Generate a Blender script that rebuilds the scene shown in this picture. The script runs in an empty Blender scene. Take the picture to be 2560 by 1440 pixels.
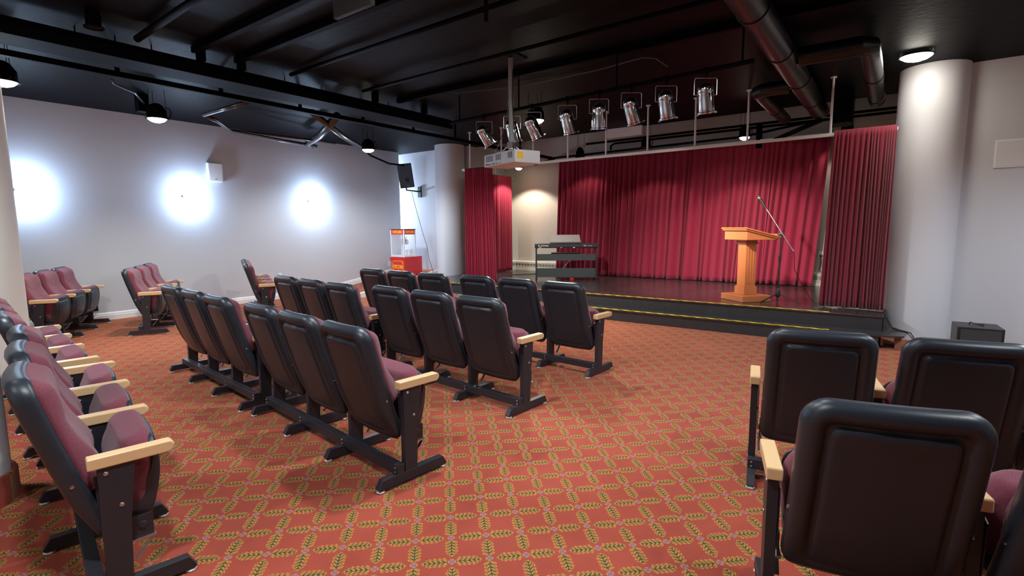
import bpy, bmesh, math, random
from mathutils import Vector, Matrix
random.seed(7)
PI = math.pi
S = bpy.context.scene
C = S.collection

# ------------------------------------------------------------------ camera, world, exposure
def make_camera():
    f, pit, rol, yaw = 1285.0, .118, -.008, .635
    cp, sp = math.cos(pit), math.sin(pit)
    fw = Vector((0, cp, -sp)); rt = Vector((1, 0, 0)); up = Vector((0, sp, cp))
    r2 = rt*math.cos(rol) + up*math.sin(rol); u2 = -rt*math.sin(rol) + up*math.cos(rol)
    Z = Matrix.Rotation(yaw, 3, 'Z')
    r2, u2, fw = Z @ r2, Z @ u2, Z @ fw
    cam = bpy.data.cameras.new('camera'); o = bpy.data.objects.new('camera', cam); C.objects.link(o)
    cam.sensor_width = 36; cam.lens = f/2560*36; cam.clip_start = .02; cam.clip_end = 60
    M = Matrix(((r2.x, u2.x, -fw.x), (r2.y, u2.y, -fw.y), (r2.z, u2.z, -fw.z)))
    o.matrix_world = Matrix.Translation((0, 0, 1.4)) @ M.to_4x4()
    S.camera = o
make_camera()
W = bpy.data.worlds.new('world'); S.world = W; W.use_nodes = True
W.node_tree.nodes['Background'].inputs[0].default_value = (.02, .02, .025, 1)
W.node_tree.nodes['Background'].inputs[1].default_value = 1
S.view_settings.view_transform = 'Standard'; S.view_settings.look = 'None'
S.view_settings.gamma = 1; S.view_settings.use_curve_mapping = False
S.view_settings.exposure = 0.48

WARM = (1.0, .87, .70); NEUT = (1.0, .95, .88); BLUE = (.50, .70, 1.0)
def lamp(name, loc, power, col, kind='POINT', radius=.06, rot=None, angle=None, blend=.5):
    l = bpy.data.lights.new(name, kind); l.energy = power; l.color = col
    l.shadow_soft_size = radius
    if kind == 'SPOT': l.spot_size = math.radians(angle or 140); l.spot_blend = blend
    o = bpy.data.objects.new(name, l); C.objects.link(o); o.location = loc
    if rot: o.rotation_euler = rot
    return o
CEIL = 3.23
# house downlights and added unseen fill downlights (lamps in cans, built further down): x, y, z, power
COOL = (.84, .92, 1.0)
HOUSE_AND_FILL = [(-7.91, 2.87, 2.85, 120, 128, .6, NEUT), (-7.98, 6.34, 2.85, 210, 160, .5, COOL), (-4.05, 6.08, 2.85, 300, 164, .5, NEUT), (-7.11, 1.27, 2.85, 110, 128, .6, NEUT), (.09, 7.31, 3.2, 16, 100, .9, NEUT),
         (-2.3, 2.3, 3.2, 150, 130, .7, COOL), (-1.1, 3.2, 3.2, 210, 172, .3, COOL), (-4.4, .0, 3.2, 230, 160, .5, COOL), (-1.2, .2, 3.2, 190, 130, .7, COOL), (1.6, 2.4, 3.2, 150, 130, .7, COOL), (-2.5, -2.0, 3.2, 100, 130, .7, NEUT), (2.3, 5.4, 3.2, 380, 150, .6, (.78, .89, 1.0))]  # unseen downlights added as fill for the foreground, columns and right wall
for i, (x, y, z, p, an, bl, cl) in enumerate(HOUSE_AND_FILL):
    lamp('house_and_fill_light', (x, y, z-.06), p, cl, 'SPOT', .09, None, an, bl)
# downlights over the back of the stage
STAGE = [(-7.0, 9.80, 2.74, 160), (-5.3, 9.6, 2.82, 12), (-3.76, 9.3, 2.84, 20), (-2.04, 9.2, 2.82, 62), (-.68, 9.95, 2.84, 9)]  # rightmost can is unlit; its faint lamp is added to brighten the wall strip
for x, y, z, p in STAGE:
    if p: lamp('stage_light', (x, y, z-.045), p, WARM, 'SPOT', .05, None, 118, .35)
lamp('recess_light', (-10.85, 8.68, 2.0), 190, (.62, .78, 1.0), 'POINT', .08)
def aimed(name, a, b, power, col, angle, blend):
    d = (Vector(b)-Vector(a)).to_track_quat('-Z', 'Y').to_euler()
    return lamp(name, a, power, col, 'SPOT', .05, d, angle, blend)
aimed('spotlight_beam', (-3.10, 5.50, 2.50), (-2.5, 9.9, .55), 640, (1, .90, .84), 52, 1.0)
aimed('spotlight_beam', (-1.90, 5.40, 2.50), (-1.6, 9.9, .75), 380, (1, .90, .84), 42, 1.0)
SCONCE_Y = (1.84, 3.95, 6.32)
for y in SCONCE_Y:
    lamp('sconce_up', (-9.66, y, 2.05), 14, BLUE, 'POINT', .04)
    lamp('sconce_down', (-9.66, y, 1.87), 15, BLUE, 'POINT', .04)

# ------------------------------------------------------------------ node maths
class X:
    def __init__(s, nt, sock): s.nt, s.s = nt, sock
    def _op(s, op, *a, clamp=False):
        n = s.nt.nodes.new('ShaderNodeMath'); n.operation = op; n.use_clamp = clamp
        for i, v in enumerate((s,)+a):
            if isinstance(v, X): s.nt.links.new(v.s, n.inputs[i])
            else: n.inputs[i].default_value = v
        return X(s.nt, n.outputs[0])
    def __add__(s, o): return s._op('ADD', o)
    __radd__ = __add__
    def __sub__(s, o): return s._op('SUBTRACT', o)
    def __rsub__(s, o): return (s*-1)+o
    def __mul__(s, o): return s._op('MULTIPLY', o)
    __rmul__ = __mul__
    def __truediv__(s, o): return s._op('DIVIDE', o)
    def abs(s): return s._op('ABSOLUTE')
    def floor(s): return s._op('FLOOR')
    def frac(s): return s._op('FRACT')
    def gt(s, o): return s._op('GREATER_THAN', o)
    def lt(s, o): return s._op('LESS_THAN', o)
    def min(s, o): return s._op('MINIMUM', o)
    def max(s, o): return s._op('MAXIMUM', o)
    def sqrt(s): return s._op('SQRT')
    def clamp(s): return s._op('ADD', 0.0, clamp=True)
def mixc(nt, fac, a, b):
    n = nt.nodes.new('ShaderNodeMix'); n.data_type = 'RGBA'
    nt.links.new(fac.s, n.inputs[0])
    for i, v in ((6, a), (7, b)):
        if isinstance(v, (tuple, list)): n.inputs[i].default_value = (*v[:3], 1)
        else: nt.links.new(v, n.inputs[i])
    return n.outputs[2]
MATS = {}
def mat(name, col, rough=.5, metal=0., spec=.5, noise=0., nscale=20., bump=0., bscale=200., coat=0., emit=None, estr=0., alpha=None, trans=0., sheen=0., aniso=None):
    if name in MATS: return MATS[name]
    m = bpy.data.materials.new(name); m.use_nodes = True; nt = m.node_tree; b = nt.nodes['Principled BSDF']
    b.inputs['Base Color'].default_value = (*col, 1); b.inputs['Roughness'].default_value = rough
    b.inputs['Metallic'].default_value = metal; b.inputs['Specular IOR Level'].default_value = spec
    b.inputs['Coat Weight'].default_value = coat; b.inputs['Transmission Weight'].default_value = trans
    b.inputs['Sheen Weight'].default_value = sheen
    if alpha is not None: b.inputs['Alpha'].default_value = alpha
    if emit: b.inputs['Emission Color'].default_value = (*emit, 1); b.inputs['Emission Strength'].default_value = estr
    tc = nt.nodes.new('ShaderNodeTexCoord')
    if noise:
        n = nt.nodes.new('ShaderNodeTexNoise'); n.inputs['Scale'].default_value = nscale; n.inputs['Detail'].default_value = 5
        if aniso:
            mp = nt.nodes.new('ShaderNodeMapping'); mp.inputs['Scale'].default_value = aniso
            nt.links.new(tc.outputs['Object'], mp.inputs[0]); nt.links.new(mp.outputs[0], n.inputs['Vector'])
        else: nt.links.new(tc.outputs['Object'], n.inputs['Vector'])
        f = (X(nt, n.outputs[0])-.5)*2*noise+.5
        a = tuple(min(1, c*(1-noise)) for c in col); c2 = tuple(min(1, c*(1+noise)) for c in col)
        nt.links.new(mixc(nt, f.clamp(), a, c2), b.inputs['Base Color'])
    if bump:
        n = nt.nodes.new('ShaderNodeTexNoise'); n.inputs['Scale'].default_value = bscale; n.inputs['Detail'].default_value = 3
        nt.links.new(tc.outputs['Object'], n.inputs['Vector'])
        bp = nt.nodes.new('ShaderNodeBump'); bp.inputs['Strength'].default_value = bump; bp.inputs['Distance'].default_value = .003
        nt.links.new(n.outputs[0], bp.inputs['Height']); nt.links.new(bp.outputs[0], b.inputs['Normal'])
    MATS[name] = m
    return m
M_WALL = mat('wall_paint', (.56, .575, .61), .65, noise=.04, nscale=1.5, bump=.15, bscale=90)
M_STAGEWALL = mat('stage_wall_paint', (.56, .52, .46), .65, noise=.04, nscale=1.5, bump=.15, bscale=90)
M_COL = mat('column_paint', (.66, .68, .72), .6, noise=.03, nscale=2, bump=.1, bscale=60)
M_CREAM = mat('cream_column_paint', (.80, .80, .75), .6, noise=.03, nscale=2)
M_CEIL = mat('black_ceiling_paint', (.0024, .0034, .0064), .5, noise=.6, nscale=4, bump=.9, bscale=14, spec=.06)
M_BLK = mat('black_painted_metal', (.0022, .0022, .003), .6, noise=.3, nscale=10, spec=.05)
M_DUCT = mat('black_duct_wrap', (.0045, .0042, .005), .38, noise=.4, nscale=12, bump=.7, bscale=25, spec=.4)
M_PIPE = mat('glossy_black_pipe', (.03, .033, .04), .28, spec=.8)
M_WHITE = mat('white_gloss_trim', (.80, .80, .80), .4)
M_WMETAL = mat('white_enamel_metal', (.80, .83, .86), .35)
M_GREY = mat('grey_panel', (.33, .33, .34), .6)
M_LEATHER = mat('black_moulded_shell', (.021, .027, .037), .38, spec=.5, noise=.3, nscale=6, bump=.12, bscale=500)
M_FABRIC = mat('burgundy_upholstery', (.185, .043, .066), .95, noise=.85, nscale=420, bump=.6, bscale=420, sheen=.25, spec=.2, aniso=(1, 1, 2.5))
M_STEEL = mat('dark_brown_steel', (.022, .022, .030), .42, spec=.5, noise=.25, nscale=15)
M_SCREW = mat('zinc_screw', (.55, .55, .55), .3, metal=1)
M_MAPLE = mat('maple_wood', (.78, .52, .27), .35, noise=.12, nscale=14, aniso=(6, .8, 6), coat=.2)
M_GLIDE = mat('clear_glide', (.6, .62, .63), .15, spec=.8)
M_CHROME = mat('chrome', (.80, .80, .82), .10, metal=1)
M_STEELG = mat('brushed_steel', (.5, .5, .52), .3, metal=1)
M_CURT = mat('burgundy_curtain', (.28, .019, .048), .85, noise=.12, nscale=3, bump=.4, bscale=350, sheen=.12, spec=.2)
M_CURT2 = mat('dark_burgundy_curtain', (.22, .017, .040), .85, noise=.12, nscale=3, bump=.4, bscale=350, sheen=.3, spec=.2)
M_STAGE = mat('black_stage_floor', (.040, .035, .036), .22, noise=.5, nscale=2.5, spec=.6, bump=.1, bscale=30)
M_RISER = mat('black_stage_riser', (.036, .037, .043), .4, noise=.4, nscale=12)
M_CHERRY = mat('cherry_wood', (.62, .20, .065), .35, noise=.25, nscale=10, aniso=(1.5, 1.5, .4), coat=.3)
M_DWOOD = mat('dark_cherry_base', (.16, .04, .02), .35, noise=.3, nscale=8, coat=.3)
M_PLY = mat('raw_plywood', (.30, .13, .07), .7, noise=.3, nscale=8)
M_RED = mat('red_enamel', (.62, .018, .016), .3, coat=.4)
M_REDTOP = mat('red_sign', (.75, .03, .02), .4)
M_YEL = mat('yellow_print', (.95, .60, .03), .5)
M_GLASS = mat('clear_glass', (.95, .97, 1), .02, alpha=.12, spec=.8)
M_BLKP = mat('black_plastic', (.018, .018, .02), .4)
M_GRILL = mat('speaker_grille', (.04, .042, .048), .6, bump=1., bscale=700)
M_PIANO = mat('piano_black', (.03, .033, .036), .45)
M_PIANOP = mat('piano_grey_panel', (.055, .065, .07), .55)
M_REST = mat('music_rest_plastic', (.38, .33, .33), .4, alpha=.9)
M_HEAT = mat('heater_cream', (.62, .60, .52), .45)
M_FIN = mat('heater_fins', (.30, .28, .20), .5)
M_LAMPW = mat('lamp_glow_neutral', (1, 1, 1), .5, emit=(1, .93, .80), estr=45)
M_LAMPS = mat('lamp_glow_warm', (1, 1, 1), .5, emit=(1, .85, .62), estr=25)
M_LAMPD = mat('lamp_unlit', (.45, .40, .30), .4, metal=.6)
M_SCG = mat('sconce_glow', (1, 1, 1), .5, emit=(.78, .88, 1), estr=40)
M_PWHITE = mat('projector_white', (.66, .66, .68), .4)
M_INK = mat('white_ink', (.85, .85, .85), .6)
M_CABLE = mat('black_cable', (.012, .012, .013), .5)
M_GCABLE = mat('grey_cable', (.09, .09, .09), .5)
M_BLUETAPE = mat('blue_tape', (.02, .05, .35), .5)

def carpet():
    m = bpy.data.materials.new('patterned_carpet'); m.use_nodes = True; nt = m.node_tree; b = nt.nodes['Principled BSDF']
    b.inputs['Roughness'].default_value = .95; b.inputs['Specular IOR Level'].default_value = .15; b.inputs['Sheen Weight'].default_value = .1
    tc = nt.nodes.new('ShaderNodeTexCoord')
    # slight wobble so the woven edges are not ruler-straight
    nz = nt.nodes.new('ShaderNodeTexNoise'); nz.inputs['Scale'].default_value = 120; nz.inputs['Detail'].default_value = 2
    nt.links.new(tc.outputs['Object'], nz.inputs['Vector'])
    sx = nt.nodes.new('ShaderNodeSeparateXYZ'); nt.links.new(tc.outputs['Object'], sx.inputs[0])
    wob = (X(nt, nz.outputs[0])-.5)*.006
    x, y = X(nt, sx.outputs[0])+wob, X(nt, sx.outputs[1])-wob
    a = .7695; ca, sa = math.cos(a), math.sin(a)
    cy, sy = math.cos(.635), math.sin(.635)
    ox, oy = 1.4*(-.5246*cy-1.3954*sy), 1.4*(-.5246*sy+1.3954*cy)
    u = ((x-ox)*ca + (y-oy)*sa)*(1/.15876)
    v = ((y-oy)*ca - (x-ox)*sa)*(1/.1694)
    def parity(i, j): return ((i+j)*.5).frac().gt(.25)          # 1 when odd
    def sprig(p, q, base_odd):
        i = p.floor(); fu = p-i
        j = (q+.5).floor(); d = (q-j).abs()
        par = parity(i, j)
        if not base_odd: par = 1-par
        t = fu*par + (1-fu)*(1-par)
        s = (t-.13)*(1/.70)
        ins = s.gt(0)*s.lt(1)
        w = (s*7+.45).min(1)*((1-s)*3.6).min(1)*.172
        ph = (s*5.6 - d*7.0 + 20).frac()
        leaf = 1-(ph-.5).abs()*2
        rel = d/(w+.001)
        fringe = ins*leaf.gt(rel*rel*.62-.02)*rel.lt(1.0)
        olive = ins*leaf.gt(rel*.45+.22)*rel.lt(.80)
        core = ins*leaf.gt(rel*.30+.60)*rel.lt(.66)
        stem = ins*d.lt(.012)*s.lt(.85)
        return fringe, olive, core.max(stem)
    f1, o1, g1 = sprig(u, v, True)
    f2, o2, g2 = sprig(v, u, False)
    du = (u-(u+.5).floor()).abs(); dv = (v-(v+.5).floor()).abs()
    rr = (du*du+dv*dv).sqrt()
    petal = rr.lt(.105)*((du-dv).abs().gt(.022)); ctr = rr.lt(.062)
    n2 = nt.nodes.new('ShaderNodeTexNoise'); n2.inputs['Scale'].default_value = 2.2; n2.inputs['Detail'].default_value = 4
    nt.links.new(tc.outputs['Object'], n2.inputs['Vector'])
    n3 = nt.nodes.new('ShaderNodeTexNoise'); n3.inputs['Scale'].default_value = 400; n3.inputs['Detail'].default_value = 2
    nt.links.new(tc.outputs['Object'], n3.inputs['Vector'])
    wear = ((X(nt, n2.outputs[0])-.5)*1.3+.5+(X(nt, n3.outputs[0])-.5)*.7).clamp()
    col = mixc(nt, wear, (.228, .034, .020), (.405, .075, .043))
    col = mixc(nt, f1.max(f2), col, (.50, .20, .035))
    col = mixc(nt, o1.max(o2), col, (.24, .155, .045))
    col = mixc(nt, g1.max(g2), col, (.045, .050, .020))
    col = mixc(nt, petal, col, (.40, .17, .11))
    col = mixc(nt, ctr, col, (.20, .13, .17))
    nt.links.new(col, b.inputs['Base Color'])
    bp = nt.nodes.new('ShaderNodeBump'); bp.inputs['Strength'].default_value = .5; bp.inputs['Distance'].default_value = .004
    nt.links.new(n3.outputs[0], bp.inputs['Height']); nt.links.new(bp.outputs[0], b.inputs['Normal'])
    return m
M_CARPET = carpet()
def hazard():
    m = bpy.data.materials.new('hazard_tape'); m.use_nodes = True; nt = m.node_tree; b = nt.nodes['Principled BSDF']
    tc = nt.nodes.new('ShaderNodeTexCoord'); sx = nt.nodes.new('ShaderNodeSeparateXYZ'); nt.links.new(tc.outputs['Object'], sx.inputs[0])
    f = ((X(nt, sx.outputs[0])+X(nt, sx.outputs[1])*1.6)*(1/.172)+100).frac().lt(.74)
    nt.links.new(mixc(nt, f, (.02, .02, .02), (.85, .62, .02)), b.inputs['Base Color']); b.inputs['Roughness'].default_value = .35
    return m
M_HAZ = hazard()

# ------------------------------------------------------------------ mesh helpers
class MB:
    def __init__(s): s.bm = bmesh.new(); s.ms = []
    def mi(s, m):
        if m not in s.ms: s.ms.append(m)
        return s.ms.index(m)
    def poly(s, vs, m=None):
        f = s.bm.faces.new(vs)
        if m: f.material_index = s.mi(m)
        return f
    def box(s, x0, x1, y0, y1, z0, z1, m=None, T=None):
        P = [(x, y, z) for z in (z0, z1) for y in (y0, y1) for x in (x0, x1)]
        if T is not None: P = [T @ Vector(p) for p in P]
        v = [s.bm.verts.new(p) for p in P]
        for f in ((0, 2, 3, 1), (4, 5, 7, 6), (0, 1, 5, 4), (2, 6, 7, 3), (0, 4, 6, 2), (1, 3, 7, 5)): s.poly([v[i] for i in f], m)
        return s
    def prism(s, pts, a0, a1, axis='x', m=None, T=None):
        def p3(p, a): return {'x': (a, p[0], p[1]), 'y': (p[0], a, p[1]), 'z': (p[0], p[1], a)}[axis]
        r = []
        for a in (a0, a1):
            P = [Vector(p3(p, a)) for p in pts]
            if T is not None: P = [T @ p for p in P]
            r.append([s.bm.verts.new(p) for p in P])
        s.poly(r[0][::-1], m); s.poly(r[1], m)
        n = len(pts)
        for i in range(n): s.poly([r[0][i], r[0][(i+1) % n], r[1][(i+1) % n], r[1][i]], m)
        return s
    def tube(s, path, r, seg=12, m=None, cap=True, closed=False):
        path = [Vector(p) for p in path]; n = len(path); rings = []
        rs = r if isinstance(r, (list, tuple)) else [r]*n
        prev = None
        for i, p in enumerate(path):
            if closed: d = path[(i+1) % n]-path[i-1]
            elif i == 0: d = path[1]-p
            elif i == n-1: d = p-path[i-1]
            else: d = (path[i+1]-p).normalized()+(p-path[i-1]).normalized()
            d.normalize()
            if prev is None:
                a = Vector((0, 0, 1)) if abs(d.z) < .9 else Vector((1, 0, 0))
                u = d.cross(a).normalized()
            else:
                u = (prev - d*prev.dot(d)); u = u.normalized() if u.length > 1e-6 else d.orthogonal().normalized()
            w = d.cross(u); prev = u
            rings.append([s.bm.verts.new(p+(u*math.cos(2*PI*k/seg)+w*math.sin(2*PI*k/seg))*rs[i]) for k in range(seg)])
        for i in range(n if closed else n-1):
            A, B = rings[i], rings[(i+1) % n]
            for k in range(seg): s.poly([A[k], A[(k+1) % seg], B[(k+1) % seg], B[k]], m)
        if cap and not closed: s.poly(rings[0][::-1], m); s.poly(rings[-1], m)
        return s
    def lathe(s, prof, seg=32, T=None, m=None, cap=True):
        rings = []
        for r, z in prof:
            P = [Vector((r*math.cos(2*PI*k/seg), r*math.sin(2*PI*k/seg), z)) for k in range(seg)]
            if T is not None: P = [T @ p for p in P]
            rings.append([s.bm.verts.new(p) for p in P])
        for A, B in zip(rings, rings[1:]):
            for k in range(seg): s.poly([A[k], A[(k+1) % seg], B[(k+1) % seg], B[k]], m)
        if cap:
            if prof[0][0] > 1e-4: s.poly(rings[0][::-1], m)
            if prof[-1][0] > 1e-4: s.poly(rings[-1], m)
        return s
    def build(s, name, m=None, parent=None, smooth=False, bevel=0, seg=2, ang=35):
        me = bpy.data.meshes.new(name)
        bmesh.ops.remove_doubles(s.bm, verts=s.bm.verts, dist=1e-6)
        bmesh.ops.recalc_face_normals(s.bm, faces=s.bm.faces)
        s.bm.to_mesh(me); s.bm.free()
        for k in (s.ms or [m]): me.materials.append(k)
        if m and s.ms and m not in s.ms: pass
        o = bpy.data.objects.new(name, me); C.objects.link(o)
        if smooth:
            for p in me.polygons: p.use_smooth = True
            if ang: me.set_sharp_from_angle(angle=math.radians(ang))
        if bevel:
            b = o.modifiers.new('bevel', 'BEVEL'); b.width = bevel; b.segments = seg; b.limit_method = 'ANGLE'; b.angle_limit = math.radians(40)
        if parent: o.parent = parent
        return o
def tag(o, label, cat, group=None, kind=None):
    o['label'] = label; o['category'] = cat
    if group: o['group'] = group
    if kind: o['kind'] = kind
    return o
def thing(name, label, cat, loc=(0, 0, 0), rz=0, group=None, kind=None):
    o = bpy.data.objects.new(name, None); C.objects.link(o); o.empty_display_size = .1
    o.location = loc; o.rotation_euler = (0, 0, rz)
    return tag(o, label, cat, group, kind)
def struct(o): o['kind'] = 'structure'; return o
def copies(root):
    """copy a thing with its parts and sub-parts"""
    r = root.copy(); C.objects.link(r)
    for ch in list(root.children):
        c = ch.copy(); C.objects.link(c); c.parent = r
        for g in list(ch.children):
            d = g.copy(); C.objects.link(d); d.parent = c
    return r
def arc(c, r, a0, a1, n, ax='xy', k=0):
    out = []
    for i in range(n+1):
        a = a0+(a1-a0)*i/n; p, q = c[0]+r*math.cos(a), c[1]+r*math.sin(a)
        out.append({'xy': (p, q, k), 'xz': (p, k, q), 'yz': (k, p, q)}[ax])
    return out
def text(name, body, size, T, m, parent, sx=1., depth=.0015, align='CENTER'):
    cu = bpy.data.curves.new(name, 'FONT'); cu.body = body; cu.size = size; cu.extrude = depth; cu.align_x = align; cu.align_y = 'CENTER'
    cu.offset = size*.018
    t = bpy.data.objects.new(name+'_curve', cu); C.objects.link(t)
    bpy.context.view_layer.update()
    me = bpy.data.meshes.new_from_object(t.evaluated_get(bpy.context.evaluated_depsgraph_get()))
    bpy.data.objects.remove(t); bpy.data.curves.remove(cu)
    me.transform(T @ Matrix.Diagonal((sx, 1, 1, 1))); me.materials.clear(); me.materials.append(m); me.name = name
    o = bpy.data.objects.new(name, me); C.objects.link(o); o.parent = parent
    return o
def face_T(loc, rz):   # text plane standing upright, facing -Y before rotation
    return Matrix.Translation(loc) @ Matrix.Rotation(rz, 4, 'Z') @ Matrix.Rotation(PI/2, 4, 'X')

# ------------------------------------------------------------------ room shell
XL, YR, YB, YBL = -9.85, 8.1, 10.4, 9.0
def wall(name, x0, x1, y0, y1, z0=0, z1=CEIL, m=M_WALL):
    return struct(MB().box(x0, x1, y0, y1, z0, z1).build(name, m))
struct(MB().box(-11.2, 5.2, -3.4, 10.8, -.1, 0).build('floor', M_CARPET))
struct(MB().box(-11.2, 5.2, -3.4, 9.3, CEIL, CEIL+.15).build('ceiling', M_CEIL))
struct(MB().box(-8.1, .7, 9.3, 10.6, 3.75, 3.9).box(-8.1, .7, 9.28, 9.3, CEIL, 3.75).build('ceiling_stage', M_CEIL))
wall('wall_left', XL-.15, XL, -3.4, 8.73)
wall('wall_recess_left', -11.15, -11.0, 7.6, YBL+.15)
wall('wall_recess_rear', -11.0, XL-.15, 7.45, 7.6)
wall('wall_alcove', -11.0, -7.85, YBL, YBL+.15)
wall('wall_stage_left', -8.0, -7.85, YBL+.15, YB+.15, 0, 3.75)
wall('wall_back', -8.0, .6, YB, YB+.15, 0, 3.75, M_STAGEWALL)
wall('wall_stage_right', .45, .6, YR+.15, YB, 0, 3.75, M_STAGEWALL)
wall('wall_right_front', .3, 5.2, YR, YR+.15)
wall('wall_right', 5.05, 5.2, -3.4, YR)
wall('wall_rear', XL, 5.05, -3.4, -3.25)
def baseboard(name, x, y0, y1, zf, x1=None):
    mb = MB(); n = 2
    pts = [(0, 0), (.016, 0), (.016, .075), (.010, .085), (.013, .095), (.006, .115), (0, .12)]
    for (a, b) in ((y0, y1),):
        A = [mb.bm.verts.new((x+p, a, zf(a)+q)) for p, q in pts]; B = [mb.bm.verts.new((x+p, b, zf(b)+q)) for p, q in pts]
        mb.poly(A[::-1]); mb.poly(B)
        for i in range(len(pts)): j = (i+1) % len(pts); mb.poly([A[i], A[j], B[j], B[i]])
    return struct(mb.build(name, M_WHITE))
RY0, RS = 6.4, .1433
ramp = lambda y: max(0, (y-RY0)*RS)
baseboard('baseboard_left', XL, -3.2, RY0, lambda y: 0)
baseboard('baseboard_ramp', XL, RY0, 8.73, ramp)
struct(MB().prism([(RY0, 0), (YBL, ramp(YBL)), (YBL, 0)], XL, -8.6, 'x').build('ramp', M_CARPET))
mb = MB().prism([(RY0-.04, 0), (RY0-.04, .09), (YBL, ramp(YBL)+.09), (YBL, 0)], -8.6, -8.54, 'x')
struct(mb.build('trim_ramp_curb', M_WHITE, bevel=.006))

def column(name, x, y, r, m, z0=0, skirt=None):
    mb = MB().lathe([(r, z0), (r, CEIL-.001)], 64, Matrix.Translation((x, y, 0)), m)
    if skirt:
        mb.lathe([(r+.002, 0), (r+skirt, 0), (r+skirt, .14), (r+skirt-.006, .15), (r+.002, .15)], 64, Matrix.Translation((x, y, 0)), M_CARPET, cap=False)
    return struct(mb.build(name, m, smooth=True, ang=40))
column('column_stage_right', .286, 8.1, .335, M_COL)
column('column_stage_left', -8.17, 8.75, .335, M_COL)
column('column_cream', -6.94, .89, .33, M_CREAM)
column('column_near', -3.77, .30, .225, M_COL, skirt=.024)

struct(MB().box(-11.0, XL-.001, 7.6, YBL, .001, ramp(8.75)).build('trim_landing', M_CARPET))
# stage: platform, step, tape
ST = .338; YS = 7.27; YF = 7.0; SZ = .165
st = MB().box(-7.84, -.03, YS, YB-.001, 0.001, ST-.02, M_RISER).box(-7.84, -.02, YS-.012, YB-.001, ST-.02, ST, M_STAGE)
struct(st.build('stage_platform', M_STAGE, bevel=.003))
sp = MB().box(-7.84, -.05, YF, YS-.001, 0.001, SZ-.02, M_RISER)
sp.prism([(-7.84, YF-.01), (.02, YF-.01), (.18, YF+.06), (.22, YS+.1), (.10, YS+.35), (-.0, YS+.35), (-.0, YS-.001), (-7.84, YS-.001)], SZ-.022, SZ, 'z', M_STAGE)
sp.box(.10, .16, YF+.12, YF+.42, .001, SZ-.022, M_PLY)
struct(sp.build('stage_step', M_STAGE, bevel=.002))
def tape(x0, x1, y, z, label):
    t = MB().box(x0, x1, y, y+.06, z, z+.0015).build('safety_tape', M_HAZ)
    return tag(t, label, 'tape', 'yellow and black safety tapes')
tape(-7.7, -.56, YS-.008, ST+.0005, 'yellow and black safety tape along the top edge of the stage')
tape(-7.7, -.53, YF-.006, SZ+.0005, 'yellow and black safety tape along the lower step edge')

# ------------------------------------------------------------------ theatre seats
def catmull(pts, n=10):
    out = []
    P = [pts[0]]+pts+[pts[-1]]
    for i in range(1, len(P)-2):
        p0, p1, p2, p3 = [Vector(q) for q in P[i-1:i+3]]
        for k in range(n):
            t = k/n
            out.append(.5*((2*p1)+(-p0+p2)*t+(2*p0-5*p1+4*p2-p3)*t*t+(-p0+3*p1-3*p2+p3)*t*t*t))
    out.append(Vector(pts[-1])); return out
class Prof:
    """a smooth curve in the (y, z) plane, addressed by arc length; normal points to the outer side"""
    def __init__(s, pts, flip=1):
        s.p = catmull(pts, 12); s.L = [0]
        for a, b in zip(s.p, s.p[1:]): s.L.append(s.L[-1]+(b-a).length)
        s.h = s.L[-1]; s.flip = flip
    def at(s, b):
        b = max(0, min(s.h, b))
        for i in range(1, len(s.L)):
            if s.L[i] >= b: break
        t = (b-s.L[i-1])/max(1e-9, s.L[i]-s.L[i-1]); p = s.p[i-1].lerp(s.p[i], t)
        lo, hi = max(0, i-4), min(len(s.p)-1, i+3); d = (s.p[hi]-s.p[lo]).normalized()
        return p, Vector((-d.y, d.x))*s.flip
def outline(hw, h, rad, ins, taper=0., nc=7, ns=12, nt=12):
    r = max(rad-ins, .028); w = hw-ins; b0, b1 = ins, h-ins
    r = min(r, w*.98)
    pts = []
    def lin(a, b, n): return [(a[0]+(b[0]-a[0])*i/n, a[1]+(b[1]-a[1])*i/n) for i in range(n)]
    def crn(cx, cy, a0): return [(cx+r*math.cos(a0+PI/2*i/nc), cy+r*math.sin(a0+PI/2*i/nc)) for i in range(nc)]
    pts += lin((-w+r, b0), (w-r, b0), nt) + crn(w-r, b0+r, -PI/2) + lin((w, b0+r), (w, b1-r), ns) + crn(w-r, b1-r, 0)
    pts += lin((w-r, b1), (-w+r, b1), nt) + crn(-w+r, b1-r, PI/2) + lin((-w, b1-r), (-w, b0+r), ns) + crn(-w+r, b0+r, PI)
    return [(a*(1-taper*b/h), b) for a, b in pts]
def ring_solid(mb, prof, cx, hw, rad, rings, taper=0., bow=.35, m=None, h0=0., h1=None, fn=None):
    """closed pad: rings = [(inset, offset)] from the middle of one face over the edge to the middle of the other"""
    h = (h1 if h1 is not None else prof.h)-h0; prev = None; first = None
    for ins, off in rings:
        cur = []
        for a, b in outline(hw, h, rad, ins, taper):
            p, n = prof.at(h0+b); o = off+(fn(a, b, h, ins, off) if fn else 0)
            q = p+n*o
            cur.append(mb.bm.verts.new((cx+a, q.x+bow*a*a, q.y)))
        if prev:
            N = len(cur)
            for k in range(N): mb.poly([prev[k], prev[(k+1) % N], cur[(k+1) % N], cur[k]], m)
        else: first = cur
        prev = cur
    mb.poly(first[::-1], m); mb.poly(prev, m)
P_ = .565
BACK = Prof([(.185, .215), (.150, .245), (.118, .32), (.085, .42), (.040, .57), (.0, .71), (-.028, .82), (-.030, .885)], 1)
SEATP = Prof([(.318, .225), (.355, .30), (.382, .42), (.384, .52), (.366, .605)], -1)
def smooth(t): t = max(0, min(1, t)); return t*t*(3-2*t)
def shell_fn(a, b, h, ins, off):
    w = 0
    if .072 < ins < .088 and b > h-.13: w = -.006*(.5+.5*math.cos(a*2*PI/.125))
    if off <= 0: return w
    return -off*(1-smooth((b-.05)/.2))*.8+w
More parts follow.
